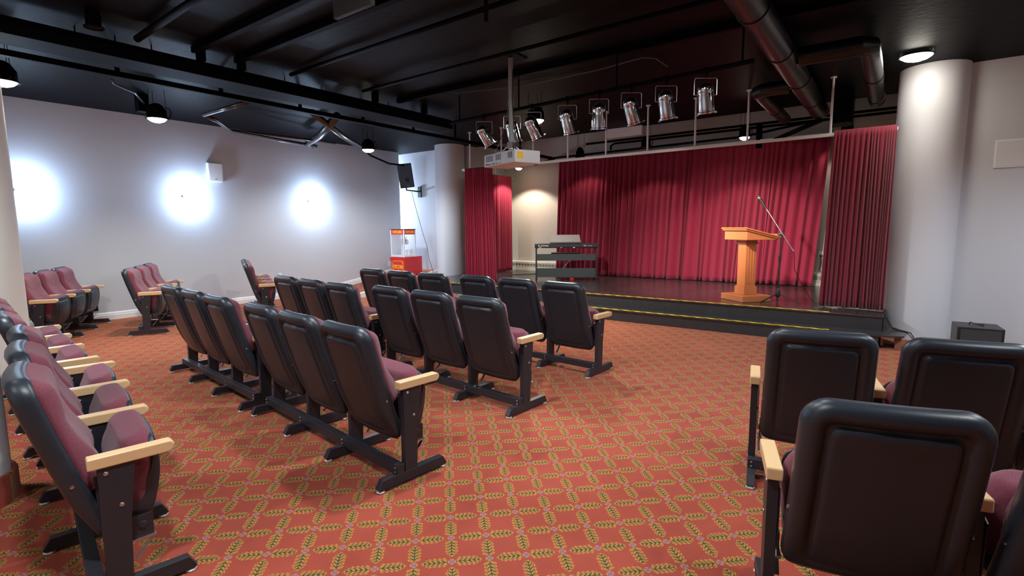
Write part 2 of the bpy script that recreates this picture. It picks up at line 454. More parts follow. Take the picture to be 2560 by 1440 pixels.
def cush_fn(a, b, h, ins, off):
    if off > -.083: return 0
    t = b/h
    lum = math.exp(-((t-.22)/.22)**2)*.034
    top = math.exp(-((t-.80)/.18)**2)*.016
    crease = -math.exp(-((t-.52-.10*abs(a)/.2)/.035)**2)*.012*(1 if abs(a) < .17 else .3)
    return -(lum+top+crease)
def seatshell_fn(a, b, h, ins, off):
    return -.085*(1-smooth(b/h*1.15)) if off < -.01 else (-.05*(1-smooth(b/h*1.15)) if off < 0 and ins < .003 else 0)
def seat_fn(a, b, h, ins, off):
    if off > -.03: return 0
    t = b/h; k = min(1, (-off-.03)/.07)
    return k*(-.040*math.exp(-((t-.55)/.30)**2)+.030*(1-smooth(t*3)))
def row(label, x, y, deg, n=3):
    r = thing('theater_seat_row', label, 'seats', (x, y, 0), math.radians(deg), 'linked rows of flip-up theater seats')
    tot = n*P_
    bmb = MB().box(-.018, tot+.018, .118, .166, .062, .118, M_STEEL)
    for k in range(n+1):
        for dz in (.078, .102):
            for dx in (0,):
                T = Matrix.Translation((k*P_+dx, .117, dz)) @ Matrix.Rotation(PI/2, 4, 'X')
                bmb.lathe([(.006, 0), (.006, .003), (.003, .005)], 10, T, M_SCREW)
    bmb.build('crossbeam', M_STEEL, r, bevel=.003)
    for k in range(n+1):
        kx = k*P_
        lg = MB()
        lg.prism([(0, .022), (.028, .068), (.435, .068), (.462, .022), (.455, .014), (.006, .014)], kx-.02, kx+.02, 'x', M_STEEL)
        lg.prism([(.172, .06), (.252, .06), (.262, .30), (.290, .532), (.176, .532)], kx-.018, kx+.018, 'x', M_STEEL)
        for (sy, sz) in ((.200, .508), (.238, .374)):
            for sd in (-1, 1):
                T = Matrix.Translation((kx+sd*.018, sy, sz)) @ Matrix.Rotation(sd*PI/2, 4, 'Y')
                lg.lathe([(.0085, 0), (.0085, .002), (.004, .0045)], 12, T, M_SCREW)
        leg = lg.build('leg', M_STEEL, r, bevel=.003)
        for gy in (.022, .440):
            MB().lathe([(.021, .001), (.023, .005), (.018, .010), (.006, .013), (.006, .02)], 20, Matrix.Translation((kx, gy, 0))).build('foot_glide', M_GLIDE, leg, smooth=True)
        am = MB()
        pf = [(.148, .533), (.148, .574), (.152, .577), (.405, .577), (.415, .570), (.420, .560), (.416, .545), (.400, .533)]
        am.prism(pf, kx-.026, kx+.026, 'x')
        am.build('armrest', M_MAPLE, leg, bevel=.005, seg=3)
        mb = MB()
        for sd in (-1, 1):                                # thin plates that carry the backs
            if (k == 0 and sd < 0) or (k == n and sd > 0): continue
            mb.prism([(.175, .27), (.22, .27), (.22, .515), (.165, .490)], kx+sd*.020, kx+sd*.024, 'x')
        mb.build('mounting_plate', M_STEEL, leg)
    for k in range(n):
        cx = (k+.5)*P_
        b = MB()
        D = .248
        rings = [(D-.01, -.050), (.16, -.050), (.08, -.050), (.016, -.050), (.005, -.045), (0, -.032), (0, -.014), (.004, .000), (.012, .011), (.024, .018), (.038, .020), (.050, .017), (.060, .010), (.067, .003), (.073, -.001), (.078, -.001),
                 (.085, .006), (.091, .010), (.100, .011), (.13, .008), (.16, .007), (.20, .006), (D-.01, .006)]
        ring_solid(b, BACK, cx, .250, .085, rings, taper=.05, bow=.40, fn=shell_fn)
        back = b.build('backrest', M_LEATHER, r, smooth=True, ang=60)
        cu = MB()
        rings = [(.215, -.101), (.15, -.100), (.09, -.098), (.05, -.092), (.03, -.085), (.016, -.076), (.007, -.064), (.004, -.050), (.01, -.042), (.10, -.04), (.215, -.04)]
        ring_solid(cu, BACK, cx, .243, .080, rings, taper=.05, bow=.40, h0=.20, h1=BACK.h-.006, fn=cush_fn)
        cu.build('back_cushion', M_FABRIC, back, smooth=True, ang=0)
        for sd in (-1, 1):
            T = Matrix.Translation((cx+sd*.243, .105, .470)) @ Matrix.Rotation(sd*PI/2, 4, 'Y')
            MB().lathe([(.007, 0), (.007, .004), (.003, .006)], 10, T).build('screw', M_SCREW, back, smooth=True)
        s_ = MB()
        rings = [(.165, -.02), (.06, -.02), (.010, -.02), (.0, -.014), (0, -.006), (.004, .001), (.012, .004), (.030, .004), (.044, .002), (.050, -.003), (.056, -.003), (.062, .003), (.075, .005), (.11, .006), (.165, .006)]
        ring_solid(s_, SEATP, cx, .232, .07, rings, taper=-.02, bow=-.25, h1=SEATP.h-.022, fn=seatshell_fn)
        seat = s_.build('seat', M_LEATHER, r, smooth=True, ang=60)
        sc = MB()
        rings = [(.16, -.008), (.10, -.008), (.020, -.008), (.008, -.014), (-.003, -.028), (-.012, -.046), (-.016, -.062), (-.014, -.078), (-.005, -.092), (.010, -.103), (.032, -.112), (.06, -.117), (.09, -.120), (.12, -.122), (.16, -.123)]
        ring_solid(sc, SEATP, cx, .222, .11, rings, taper=-.02, bow=-.12, h0=.03, h1=SEATP.h+.012, fn=seat_fn)
        sc.build('seat_cushion', M_FABRIC, seat, smooth=True, ang=0)
        for sd in (-1, 1):
            br = MB(); xx = cx+sd*.245
            br.prism([(.262, .195), (.335, .195), (.335, .285), (.262, .285)], xx-.003, xx+.003, 'x', M_STEEL)
            T = Matrix.Translation((xx+sd*.003, .300, .245)) @ Matrix.Rotation(sd*PI/2, 4, 'Y')
            br.lathe([(.016, -.001), (.016, .005), (.009, .007)], 16, T, M_STEEL)
            br.box(xx-.012, xx+.012, .255, .340, .188, .197, M_STEELG)
            br.prism([(.330, .188), (.338, .194), (.275, .112), (.268, .116)], xx-.010, xx+.010, 'x', M_STEELG)
            br.build('hinge_bracket', M_STEEL, seat, bevel=.001)
    return r
first = row('row of three flip-up seats, black backs toward us, alone nearest in the middle', -3.796, 1.835, -6.38)
ROWS = [
 ((-5.659, 1.973, -5.08), 'row of three black-backed seats joined left of the nearest middle row'),
 ((-3.888, 3.042, -4.54), 'second middle row of three seats, right part beside the open aisle'),
 ((-5.657, 3.089, -5.08), 'second middle row of three seats, left part with burgundy seat showing at its end'),
 ((-3.890, 4.248, -3.78), 'front row of three black-backed seats closest to the stage step'),
 ((-5.65, 4.248, -2.16), 'front row of three seats in front of the popcorn machine'),
 ((-9.57, 3.214, -29.46), 'side row of three burgundy seats by the left wall, standing alone in the middle'),
 ((-9.77, 2.199, -30.24), 'side row of three burgundy seats partly hidden behind the cream column'),
 ((-9.226, 4.514, -25.04), 'farthest side row, three seats seen edge on against the left wall'),
 ((-4.001, .660, -9.99), 'nearest left row, three burgundy seats filling the lower left corner'),
 ((-5.911, .823, -6.07), 'row of three burgundy seats just behind the nearest left row'),
 ((-.524, 2.839, 10.99), 'right block front row, black backs facing the subwoofer and the wall'),
 ((-.231, 1.725, 15.25), 'right block rear row, largest scuffed black backrest in the lower right corner'),
]
first['label'] = 'nearest middle row of three black-backed flip-up seats, armrest showing on its right end'
for (x, y, d), lab in ROWS:
    c = copies(first); c.location = (x, y, 0); c.rotation_euler = (0, 0, math.radians(d)); c['label'] = lab

# ------------------------------------------------------------------ curtains
def curtain(name, P0, P1, z0, z1, folds, amp, label, m, dx0=0, dx1=0, seed=1, header=.09, group='burgundy stage curtains'):
    rnd = random.Random(seed); A = Vector((*P0, 0)); B = Vector((*P1, 0)); L = (B-A).length; d = (B-A).normalized(); nrm = Vector((d.y, -d.x, 0))
    # irregular fold phases
    ph = [0]
    while ph[-1] < 1.0: ph.append(ph[-1]+(1/folds)*rnd.choice((.55, .75, .9, 1.0, 1.25, 1.6)))
    ph = [p/ph[-1] for p in ph]; K = len(ph)-1; am = [rnd.uniform(.55, 1.15) for _ in range(K+1)]
    drift = [rnd.uniform(-1.1, 1.1) for _ in range(K+1)]
    nx, nz = K*10, 26
    mb = MB(); V = []
    for j in range(nz+1):
        t = j/nz; z = z1+(z0-z1)*t; row_ = []
        hd = smooth((z1-z)/header) if header else 1
        g = .35+.65*smooth(t*2.2+.1)
        for i in range(nx+1):
            k = min(i//10, K-1); f = i/10-k
            s = ph[k]+(ph[k+1]-ph[k])*f
            s2 = s+(drift[k]*(1-f)+drift[k+1]*f)*t*.5/folds*(1 if 0 < i < nx else 0)
            ex = dx0*(1-s)+dx1*s
            a = am[k]*(1-f)+am[k+1]*f
            w = math.sin(2*PI*f)*.5+.5
            w = w**.8
            off = amp*(a*(w-.5)*2*g*(.55+.45*hd) + .25*math.sin(7.3*s*PI+seed)*t)
            p = A+d*(L*s2+ex*t)+nrm*off
            row_.append(mb.bm.verts.new((p.x, p.y, z+(.004*math.sin(k*2.1) if j == nz else 0))))
        V.append(row_)
    for j in range(nz):
        for i in range(nx): mb.poly([V[j][i], V[j][i+1], V[j+1][i+1], V[j+1][i]])
    o = mb.build(name, m, smooth=True, ang=0)
    so = o.modifiers.new('thick', 'SOLIDIFY'); so.thickness = .004; so.offset = 0
    return tag(o, label, 'curtain', group)
curtain('stage_curtain', (-6.10, 10.1), (-.90, 10.1), ST+.012, 2.86, 46, .050, 'wide burgundy curtain across the back of the stage', M_CURT, -.08, -.16, 3)
curtain('stage_curtain', (-.66, 7.72), (-.03, 7.72), ST+.012, 2.565, 17, .030, 'narrow dark burgundy curtain beside the right column', M_CURT2, -.05, .0, 5, .14)
curtain('stage_curtain', (-6.80, 7.71), (-6.12, 7.71), ST+.012, 2.54, 14, .035, 'burgundy curtain beside the left column, in front of a second one', M_CURT, .02, .06, 8, .14)
curtain('stage_curtain', (-7.42, 8.9), (-7.47, 10.15), ST+.012, 2.60, 19, .035, 'burgundy side curtain half hidden behind the front left curtain', M_CURT, 0, 0, 11, .14)

def curtain_rail():
    t = thing('curtain_rail', 'long white curtain rail hung on thin white poles above the stage front', 'rail', (0, 0, 0))
    MB().box(-6.92, -.02, 7.755, 7.80, 2.505, 2.545).build('front_track', M_WMETAL, t, bevel=.004)
    MB().tube([(-6.90, 7.78, 2.525), (-7.2, 8.2, 2.54), (-7.45, 8.8, 2.56), (-7.52, 9.4, 2.565), (-7.55, 10.3, 2.57)], .018, 8).build('side_track', M_WMETAL, t)
    MB().box(-6.2, -.75, 10.06, 10.14, 2.865, 2.895).build('back_track', M_WMETAL, t)
    for x in (-.71, -1.69, -2.40, -3.12, -3.82, -4.53, -5.24, -5.95, -6.72):
        MB().tube([(x, 7.778, 2.54), (x, 7.778, CEIL-.012)], .014, 12).lathe([(.035, CEIL-.013), (.035, CEIL-.001)], 16, Matrix.Translation((x, 7.778, 0))).build('hanger_pole', M_WMETAL, t, smooth=True)
    for x, y in ((-7.53, 9.6), (-7.35, 8.5)):
        MB().tube([(x, y, 2.57), (x, y, CEIL-.002)], .012, 10).build('hanger_pole', M_WMETAL, t, smooth=True)
curtain_rail()

# ------------------------------------------------------------------ lectern, mic stand, piano, heater
def lectern():
    # near corner of the base, left edge runs e1, right edge runs e2
    t = thing('lectern', 'cherry wood lectern with fluted pedestal standing on the stage', 'lectern', (-1.64, 7.86, ST), math.radians(50))
    # local +x runs to the right and away, local -y faces the seats
    MB().box(-.225, .225, -.24, .24, .001, .085).build('base', M_CHERRY, t, bevel=.006)
    MB().box(-.105, .105, -.105, .105, .085, .195).box(-.095, .095, -.095, .095, .195, .21).build('plinth', M_CHERRY, t, bevel=.004)
    sh = MB().box(-.085, .085, -.085, .085, .21, .80)
    for k in (-1, 0, 1):
        for (a, b) in ((0, -.088), ):
            sh.box(k*.042-.012, k*.042+.012, -.093, -.084, .24, .77)
    for k in (-1, 0, 1): sh.box(.084, .093, k*.042-.012, k*.042+.012, .24, .77)
    sh.build('pedestal', M_CHERRY, t, bevel=.004)
    MB().box(-.10, .10, -.10, .10, .80, .825).box(-.09, .09, -.09, .09, .825, .88).build('capital', M_CHERRY, t, bevel=.004)
    tp = MB().prism([(-.20, .86), (.30, .86), (.30, .865), (-.20, 1.0)], -.24, .24, 'y')
    tp.build('desk_box', M_CHERRY, t, bevel=.003)
    T = Matrix.Translation((.05, 0, .945)) @ Matrix.Rotation(math.radians(13), 4, 'Y')
    MB().box(-.30, .29, -.275, .275, 0, .022, None, T).box(-.285, .27, -.26, .26, -.02, 0, None, T).build('desk_top', M_CHERRY, t, bevel=.006, seg=3)
    MB().box(.275, .295, -.275, .275, .0, .06, None, T).build('book_stop', M_CHERRY, t, bevel=.004)
lectern()
def mic_stand():
    t = thing('microphone_stand', 'black boom microphone stand on a tripod beside the lectern', 'microphone stand', (-1.23, 7.92, ST))
    MB().tube([(0, 0, .10), (0, 0, .60)], .011, 12).build('pole', M_BLKP, t, smooth=True)
    MB().tube([(0, 0, .58), (0, 0, .93)], .0075, 12).build('inner_pole', M_STEEL, t, smooth=True)
    MB().lathe([(.016, .56), (.018, .58), (.018, .64), (.014, .66)], 16).build('height_clutch', M_BLKP, t, smooth=True)
    MB().lathe([(.012, .055), (.030, .07), (.034, .12), (.018, .17), (.012, .19)], 16).build('hub', M_BLKP, t, smooth=True)
    for a in (240, 335, 100):
        c, s = math.cos(math.radians(a)), math.sin(math.radians(a))
        MB().tube([(c*.02, s*.02, .11), (c*.33, s*.33, .012)], .009, 10).build('leg', M_BLKP, t, smooth=True)
    a, b = Vector((.17, -.02, .70)), Vector((-.22, .02, 1.31))
    MB().tube([a, b], .0065, 10).tube([a, a+(b-a)*.08], .012, 10).build('boom', M_STEELG, t, smooth=True)
    MB().tube([Vector((-.03, -.03, .93)), Vector((.03, .03, .93))], .018, 12).tube([(0, 0, .89), (0, 0, .96)], .013, 10).build('boom_clamp', M_STEELG, t, smooth=True)
    d = (b-a).normalized(); p = b
    mic = MB().tube([p-d*.03, p+d*.02, p+d*.13], [.011, .012, .019], 14)
    mc = mic.build('microphone', M_BLKP, t, smooth=True)
    T = Matrix.Translation(p+d*.155) @ d.to_track_quat('Z', 'Y').to_matrix().to_4x4()
    MB().lathe([(.001, -.03), (.018, -.026), (.026, -.010), (.027, .004), (.022, .018), (.010, .027), (.001, .029)], 20, T).build('mic_grille', M_SCREW, mc, smooth=True)
mic_stand()
tag(MB().tube([(-1.06, 7.9, 1.05), (-1.05, 7.92, .95), (-1.05, 7.95, .80), (-.98, 7.98, .64), (-.90, 8.0, .50), (-.84, 7.98, .40), (-.78, 7.93, .352), (-.70, 7.86, .345), (-.63, 7.66, .345), (-.60, 7.60, .345)], .004, 8).build('microphone_cable', M_CABLE, smooth=True),
    'thin black cable drooping from the boom of the microphone stand', 'cable')

def piano():
    ang = math.atan2(9.24-8.594, -4.70+5.739)
    t = thing('digital_piano', 'slim black digital piano seen from behind on its open stand', 'piano', (-5.739, 8.594, ST), ang)
    L = 1.224
    for x in (0, L-.03):
        MB().box(x, x+.03, -.02, .02, .001, .72).box(x, x+.03, -.02, .28, .001, .03).box(x, x+.03, -.02, .28, .60, .64).build('stand_side', M_PIANO, t, bevel=.003)
    MB().box(.03, L-.03, -.008, .012, .055, .235).build('lower_panel', M_PIANOP, t, bevel=.002)
    MB().box(.03, L-.03, -.008, .012, .39, .52).build('middle_panel', M_PIANOP, t, bevel=.002)
    body = MB()
    prof = [(-.035, .64), (-.045, .66), (-.045, .705), (-.035, .72), (.10, .735), (.12, .715), (.28, .712), (.28, .64)]
    body.prism(prof, -.015, L+.015, 'x')
    bd = body.build('keyboard_body', M_PIANO, t, bevel=.006, seg=3)
    MB().box(0.02, L-.02, .125, .27, .713, .724).build('keys', M_INK, bd)
    T = Matrix.Translation((.30, .03, .735)) @ Matrix.Rotation(math.radians(-14), 4, 'X')
    MB().prism([(.0, .02), (.60, .02), (.575, .17), (.03, .17)], 0, .006, 'y', M_REST, T).box(-.01, .61, -.01, .02, 0, .022, M_PIANO, T).build('music_rest', M_REST, t)
    text('maker_lettering', '\u2666 DONNER', .034, face_T((.155, -.0455, .684), 0), M_INK, bd, 1.1)
    text('model_lettering', 'SE-1', .032, face_T((.985, -.0455, .686), 0), M_INK, bd, 1.1)
    MB().box(1.04, 1.12, -.0465, -.045, .680, .686).build('model_underline', M_INK, bd)
    MB().box(.075, .12, -.0465, -.044, .645, .657).box(.745, .785, -.0465, -.044, .642, .656).box(.50, .525, -.0465, -.044, .645, .655).build('rear_sticker', M_INK, bd)
    # bench
    c, s = math.cos(ang), math.sin(ang)
    bx, by = -5.739+.60*c-.42*s*1, 8.594+.60*s+.42*c
    b = thing('piano_bench', 'black piano bench with crossed metal legs behind the digital piano', 'bench', (bx, by, ST), ang)
    MB().box(-.29, .29, -.15, .15, .47, .53).build('bench_cushion', M_BLKP, b, bevel=.012, seg=3)
    for y in (-.11, .11):
        MB().tube([(-.19, y, .012), (.19, y, .47)], .011, 8).tube([(.19, y, .012), (-.19, y, .47)], .011, 8).build('cross_legs', M_STEELG, b, smooth=True)
piano()
rt = MB()
rt.lathe([(.024, 0), (.040, 0), (.042, .006), (.042, .040), (.040, .046), (.024, .046), (.024, 0)], 24, Matrix.Translation((-5.09, 8.93, ST+.001)), cap=False)
tag(rt.build('tape_roll', M_RED, smooth=True), 'small red roll on the stage floor under the digital piano', 'tape roll')

def heater():
    t = thing('baseboard_heater', 'long cream baseboard heater along the back wall behind the curtain', 'heater', (0, 0, ST))
    mb = MB().prism([(YB-.002, .24), (YB-.10, .215), (YB-.10, .195), (YB-.085, .195), (YB-.085, .075), (YB-.11, .06), (YB-.11, .0), (YB-.002, .0)], -7.80, .40, 'x')
    cs = mb.build('casing', M_HEAT, t, bevel=.003)
    fn = MB().box(-7.79, .39, YB-.090, YB-.084, .10, .175, M_FIN)
    fn.build('grille_recess', M_FIN, cs)
    lv = MB(); x = -7.76
    while x < .38: lv.box(x, x+.014, YB-.098, YB-.088, .10, .177); x += .088
    lv.box(-7.79, .39, YB-.099, YB-.087, .172, .196).box(-7.79, .39, YB-.103, YB-.087, .075, .10)
    lv.build('grille_bars', M_HEAT, cs)
heater()

# ------------------------------------------------------------------ popcorn machine
def popcorn():
    t = thing('popcorn_machine', 'red popcorn machine with glass case in the far corner on the ramp', 'popcorn machine', (-9.13, 8.15, ramp(7.97)))
    z0 = ramp(7.97)
    Z = lambda z: z-z0
    x0, x1, y0, y1 = -.23, .23, -.18, .18
    MB().prism([(x0-.06, Z(.68)), (x0-.06, Z(.70)), (x0, Z(.74)), (x1, Z(.74)), (x1, Z(.31)), (x0, Z(.31)), (x0, Z(.62))], y0, y1+.18, 'y').build('cart_body', M_RED, t, bevel=.005)
    for x, y in ((x0+.05, y0+.06), (x1-.05, y0+.06), (x0+.05, y1+.10), (x1-.05, y1+.10)):
        MB().tube([(x, y, Z(.31)), (x, y, ramp(8.15+y)-z0+.001)], .02, 12).build('cart_leg', M_BLKP, t, smooth=True)
    dp = MB().box(x0+.04, x1-.03, y0-.006, y0, Z(.36), Z(.66)).build('door_panel', M_REDTOP, t, bevel=.002)
    fr = MB()
    px = [(x0+.06, Z(.38)), (x0+.06, Z(.60)), (x0+.09, Z(.64)), (x1-.08, Z(.64)), (x1-.05, Z(.60)), (x1-.05, Z(.38))]
    fr.tube([(a, y0-.009, b) for a, b in px], .006, 6)
    fr.build('yellow_outline', M_YEL, dp)
    text('popcorn_lettering', 'POPCORN', .125, face_T((0, y0-.008, Z(.505)), 0), M_YEL, dp, .62)
    for x in (x0, x1-.025):
        for y in (y0, y1-.025): MB().box(x, x+.025, y, y+.025, Z(.73), Z(1.36)).build('corner_post', M_WMETAL, t, bevel=.002)
    MB().box(x0+.01, x1-.01, y0+.01, y1-.01, Z(.735), Z(.77)).build('case_floor', M_WMETAL, t)
    MB().box(x0+.004, x1-.004, y0+.004, y1-.004, Z(1.25), Z(1.365), M_REDTOP).box(x0-.005, x1+.005, y0-.005, y1+.005, Z(1.362), Z(1.375), M_BLKP).build('sign_box', M_REDTOP, t)
    text('popcorn_lettering', 'POPCORN', .085, face_T((0, y0+.003, Z(1.305)), 0), M_YEL, t, .78)
    text('popcorn_lettering', 'POPCORN', .085, face_T((x1-.003, 0, Z(1.305)), PI/2), M_YEL, t, .62)
    g = MB().box(x0+.025, x1-.025, y0+.008, y0+.011, Z(.77), Z(1.25)).box(x1-.011, x1-.008, y0+.025, y1-.025, Z(.77), Z(1.25)).box(x0+.008, x0+.011, y0+.025, y1-.025, Z(.77), Z(1.25))
    g.build('glass_pane', M_GLASS, t)
    k = MB().lathe([(.07, Z(1.02)), (.085, Z(1.04)), (.085, Z(1.13)), (.07, Z(1.14))], 20, Matrix.Translation((.05, .0, 0)))
    k.tube([(.05, 0, Z(1.14)), (.05, 0, Z(1.25))], .012, 8).tube([(.05, 0, Z(1.14)), (.17, -.03, Z(1.19))], .008, 8)
    k.build('popping_kettle', M_CHROME, t, smooth=True)
    MB().lathe([(.06, Z(.771)), (.075, Z(.90)), (.07, Z(.90)), (.056, Z(.775))], 20, Matrix.Translation((.13, .05, 0))).build('popcorn_tub', M_INK, t, smooth=True)
popcorn()

# ------------------------------------------------------------------ speakers
def wall_speaker():
    t = thing('loudspeaker', 'black loudspeaker tilted down on a wall bracket above the popcorn machine', 'speaker', (-9.44, 8.58, 2.64), math.radians(44))
    T = Matrix.Rotation(math.radians(-7), 4, 'Y') @ Matrix.Rotation(math.radians(8), 4, 'X')
    c = MB().prism([(-.17, -.13), (.17, -.13), (.11, .14), (-.11, .14)], -.28, .28, 'z', None, T)
    c.build('cabinet', M_BLKP, t, bevel=.012, seg=3)
    g = MB().box(-.150, .150, -.137, -.128, -.25, .26, M_GRILL, T)
    for zc, r in ((-.10, .055), (-.10, .03)):
        g.lathe([(r, 0), (r, .003), (r-.005, .003)], 24, T @ Matrix.Translation((0.02, -.137, zc)) @ Matrix.Rotation(PI/2, 4, 'X'), M_BLKP)
    g.box(.0, .05, -.139, -.135, -.235, -.225, M_SCREW, T)
    g.build('grille', M_GRILL, t)
    Ri = Matrix.Rotation(math.radians(-44), 4, 'Z')
    q = Ri @ Vector((.04, .40, -.36))
    b = MB().tube([(0, .02, -.24), (0, .02, -.34), (q.x, q.y, -.36)], .020, 12)
    b.box(-.02, .08, .385, .419, -.50, -.24, None, Ri)
    b.build('wall_bracket', M_BLKP, t)
wall_speaker()
tag(MB().tube([(-9.17, 8.50, 2.24), (-9.10, 8.52, 1.95), (-9.0, 8.54, 1.6), (-8.9, 8.55, 1.3), (-8.78, 8.56, .98), (-8.68, 8.52, .68), (-8.56, 8.50, .44), (-8.52, 8.50, .365)], .005, 8).build('speaker_cable', M_CABLE, smooth=True),
    'black cable hanging from the wall loudspeaker down past the popcorn machine', 'cable')
sb = thing('subwoofer', 'low black subwoofer box on the floor against the right wall', 'speaker', (.81, 7.42, 0), math.radians(4))
MB().box(-.19, .19, -.18, .18, .001, .30).build('cabinet', M_BLKP, sb, bevel=.006)
MB().box(-.165, .165, -.186, -.180, .02, .275).build('grille', M_GRILL, sb)
MB().tube([(-.06, .06, .305), (-.05, .05, .325), (-.02, .02, .312), (.03, .03, .306), (.06, .05, .312), (.02, .0, .305), (.05, -.03, .306)], .005, 8).build('plug_cable', M_CABLE, sb, smooth=True)
ws = thing('wall_speaker', 'flat white box speaker high on the left wall between two wall lights', 'speaker', (XL, 4.40, 2.41))
MB().box(.001, .075, -.125, .125, -.165, .165).build('housing', M_WMETAL, ws, bevel=.008, seg=3)
MB().box(.075, .078, -.11, .11, -.15, .15).build('front_grille', M_WHITE, ws)
MB().box(.078, .080, -.02, .01, -.125, -.118).build('badge', M_BLKP, ws)
ap = thing('access_panel', 'square white access panel on the right wall near the frame edge', 'panel', (1.07, YR, 2.18))
MB().box(-.19, .19, -.012, -.001, -.155, .155).build('frame', M_WHITE, ap, bevel=.003)
MB().box(-.172, .172, -.015, -.012, -.138, .138).build('door', M_COL, ap)
def outlet(y, z, lab):
    t = thing('wall_outlet', lab, 'outlet', (XL, y, z), 0, 'white outlets on the left wall')
    MB().box(.001, .007, -.037, .037, -.06, .06).build('cover_plate', M_WHITE, t, bevel=.002)
    MB().box(.007, .010, -.018, .018, .008, .040).box(.007, .010, -.018, .018, -.040, -.008).build('socket', M_WMETAL, t)
outlet(8.31, .53, 'white wall outlet just left of the popcorn machine'); outlet(5.52, .46, 'white wall outlet low behind the farthest side row')

so = thing('wall_outlet', 'white outlet with a black plug cord on the back wall beside the right curtain', 'outlet', (-.97, YB, .88))
MB().box(-.04, .04, -.008, -.001, -.06, .06).build('cover_plate', M_WHITE, so, bevel=.002)
MB().box(-.02, .02, -.04, -.008, -.04, .0).tube([(0, -.035, -.03), (.005, -.04, -.15), (-.01, -.035, -.26), (.01, -.03, -.30)], .006, 8).build('plug_cord', M_CABLE, so)
tag(MB().tube([(-6.05, 7.9, ST+.006), (-6.2, 8.1, ST+.006), (-6.5, 8.4, ST+.006), (-6.75, 9.2, ST+.006), (-6.3, 9.9, ST+.006), (-5.6, 9.8, ST+.006)], .006, 8).build('floor_cable', M_CABLE, smooth=True),
    'black cable lying on the stage floor beside the left curtains', 'cable')
# ------------------------------------------------------------------ wall lights
for y, lab in zip(SCONCE_Y, ('bright wall light partly behind the cream column', 'bright wall light left of the white box speaker', 'bright wall light nearest the popcorn corner')):
    t = thing('wall_sconce', lab, 'wall light', (XL, y, 1.97), 0, 'wall lights on the left wall')
    MB().prism([(.001, -.10), (.05, -.10), (.10, -.05), (.10, .05), (.05, .10), (.001, .10)], -.022, .022, 'z').build('housing', M_WHITE, t, bevel=.003)
    MB().prism([(.01, -.08), (.05, -.08), (.085, -.04), (.085, .04), (.05, .08), (.01, .08)], .0225, .0245, 'z').prism([(.01, -.08), (.05, -.08), (.085, -.04), (.085, .04), (.05, .08), (.01, .08)], -.0245, -.0225, 'z').build('diffuser', M_SCG, t)

# ------------------------------------------------------------------ ceiling lamps
def can(x, y, z, lab, lit, group, r=.085, hang=True, glow=M_LAMPW, handle=True):
    t = thing('ceiling_lamp', lab, 'ceiling light', (x, y, z), random.uniform(0, 3), group)
    h = .20 if hang else .012
    MB().lathe([(r-.012, .012), (r, .0), (r+.018, .0), (r+.018, .008), (r, .012), (r*.98, h*.55), (r*.6, h*.9), (r*.3, h)], 28).build('housing', M_BLK, t, smooth=True)
    MB().lathe([(.001, -.045), (r*.4, -.040), (r*.72, -.024), (r-.010, -.002), (r-.006, .008)] if lit else [(.001, .02), (r*.5, .018), (r-.006, .008)], 24, cap=False).build('lens', glow if lit else (M_LAMPD if y > 9 else M_BLKP), t)
    if hang:
        rd = MB()
        for a in (0, 2.1, 4.2): rd.tube([(math.cos(a)*r, math.sin(a)*r, .01), (math.cos(a)*r*.9, math.sin(a)*r*.9, CEIL-z if y < 9.3 else 3.75-z)], .003, 6)
        rd.build('hanging_wires', M_BLK, t)
    if handle and hang: MB().tube([(r*.9, 0, .16), (r*1.3, 0, .14), (r*1.45, 0, .09), (r*1.3, 0, .03), (r, 0, .012)], .006, 8).build('side_handle', M_BLK, t, smooth=True)
    return t
G1 = 'downlights hung in the seating area'
LABS = ['lit downlight hanging near the left wall above the white box speaker', 'lit downlight hanging left of the wall loudspeaker', 'lit downlight among the chrome stage spotlights', 'lit downlight cut by the left edge of the picture', 'lit downlight flush in the ceiling beside the right column']
for i, (x, y, z, p, an, bl, cl) in enumerate(HOUSE_AND_FILL):
    hang = z < 3
    can(x, y, z, LABS[i] if i < 5 else 'flush ceiling downlight added outside the picture to brighten the seats and walls', True, G1, r=.115 if hang else .15, hang=hang)  # entries past the named labels are the added fill lamps
G2 = 'downlights over the back of the stage'
for (x, y, z, p), lab in zip(STAGE, ('stage downlight hidden behind the projector, lighting the bare wall', 'small black stage downlight above the left part of the back curtain', 'black stage downlight with amber reflector left of the middle', 'brightest stage downlight just above the white rail', 'unlit black stage downlight above the right curtain')):
    can(x, y, z, lab, p >= 60, G2, r=.085, glow=M_LAMPS)
can(-5.55, 1.60, 3.10, 'unlit black downlight behind the long black header', False, G1, r=.055)

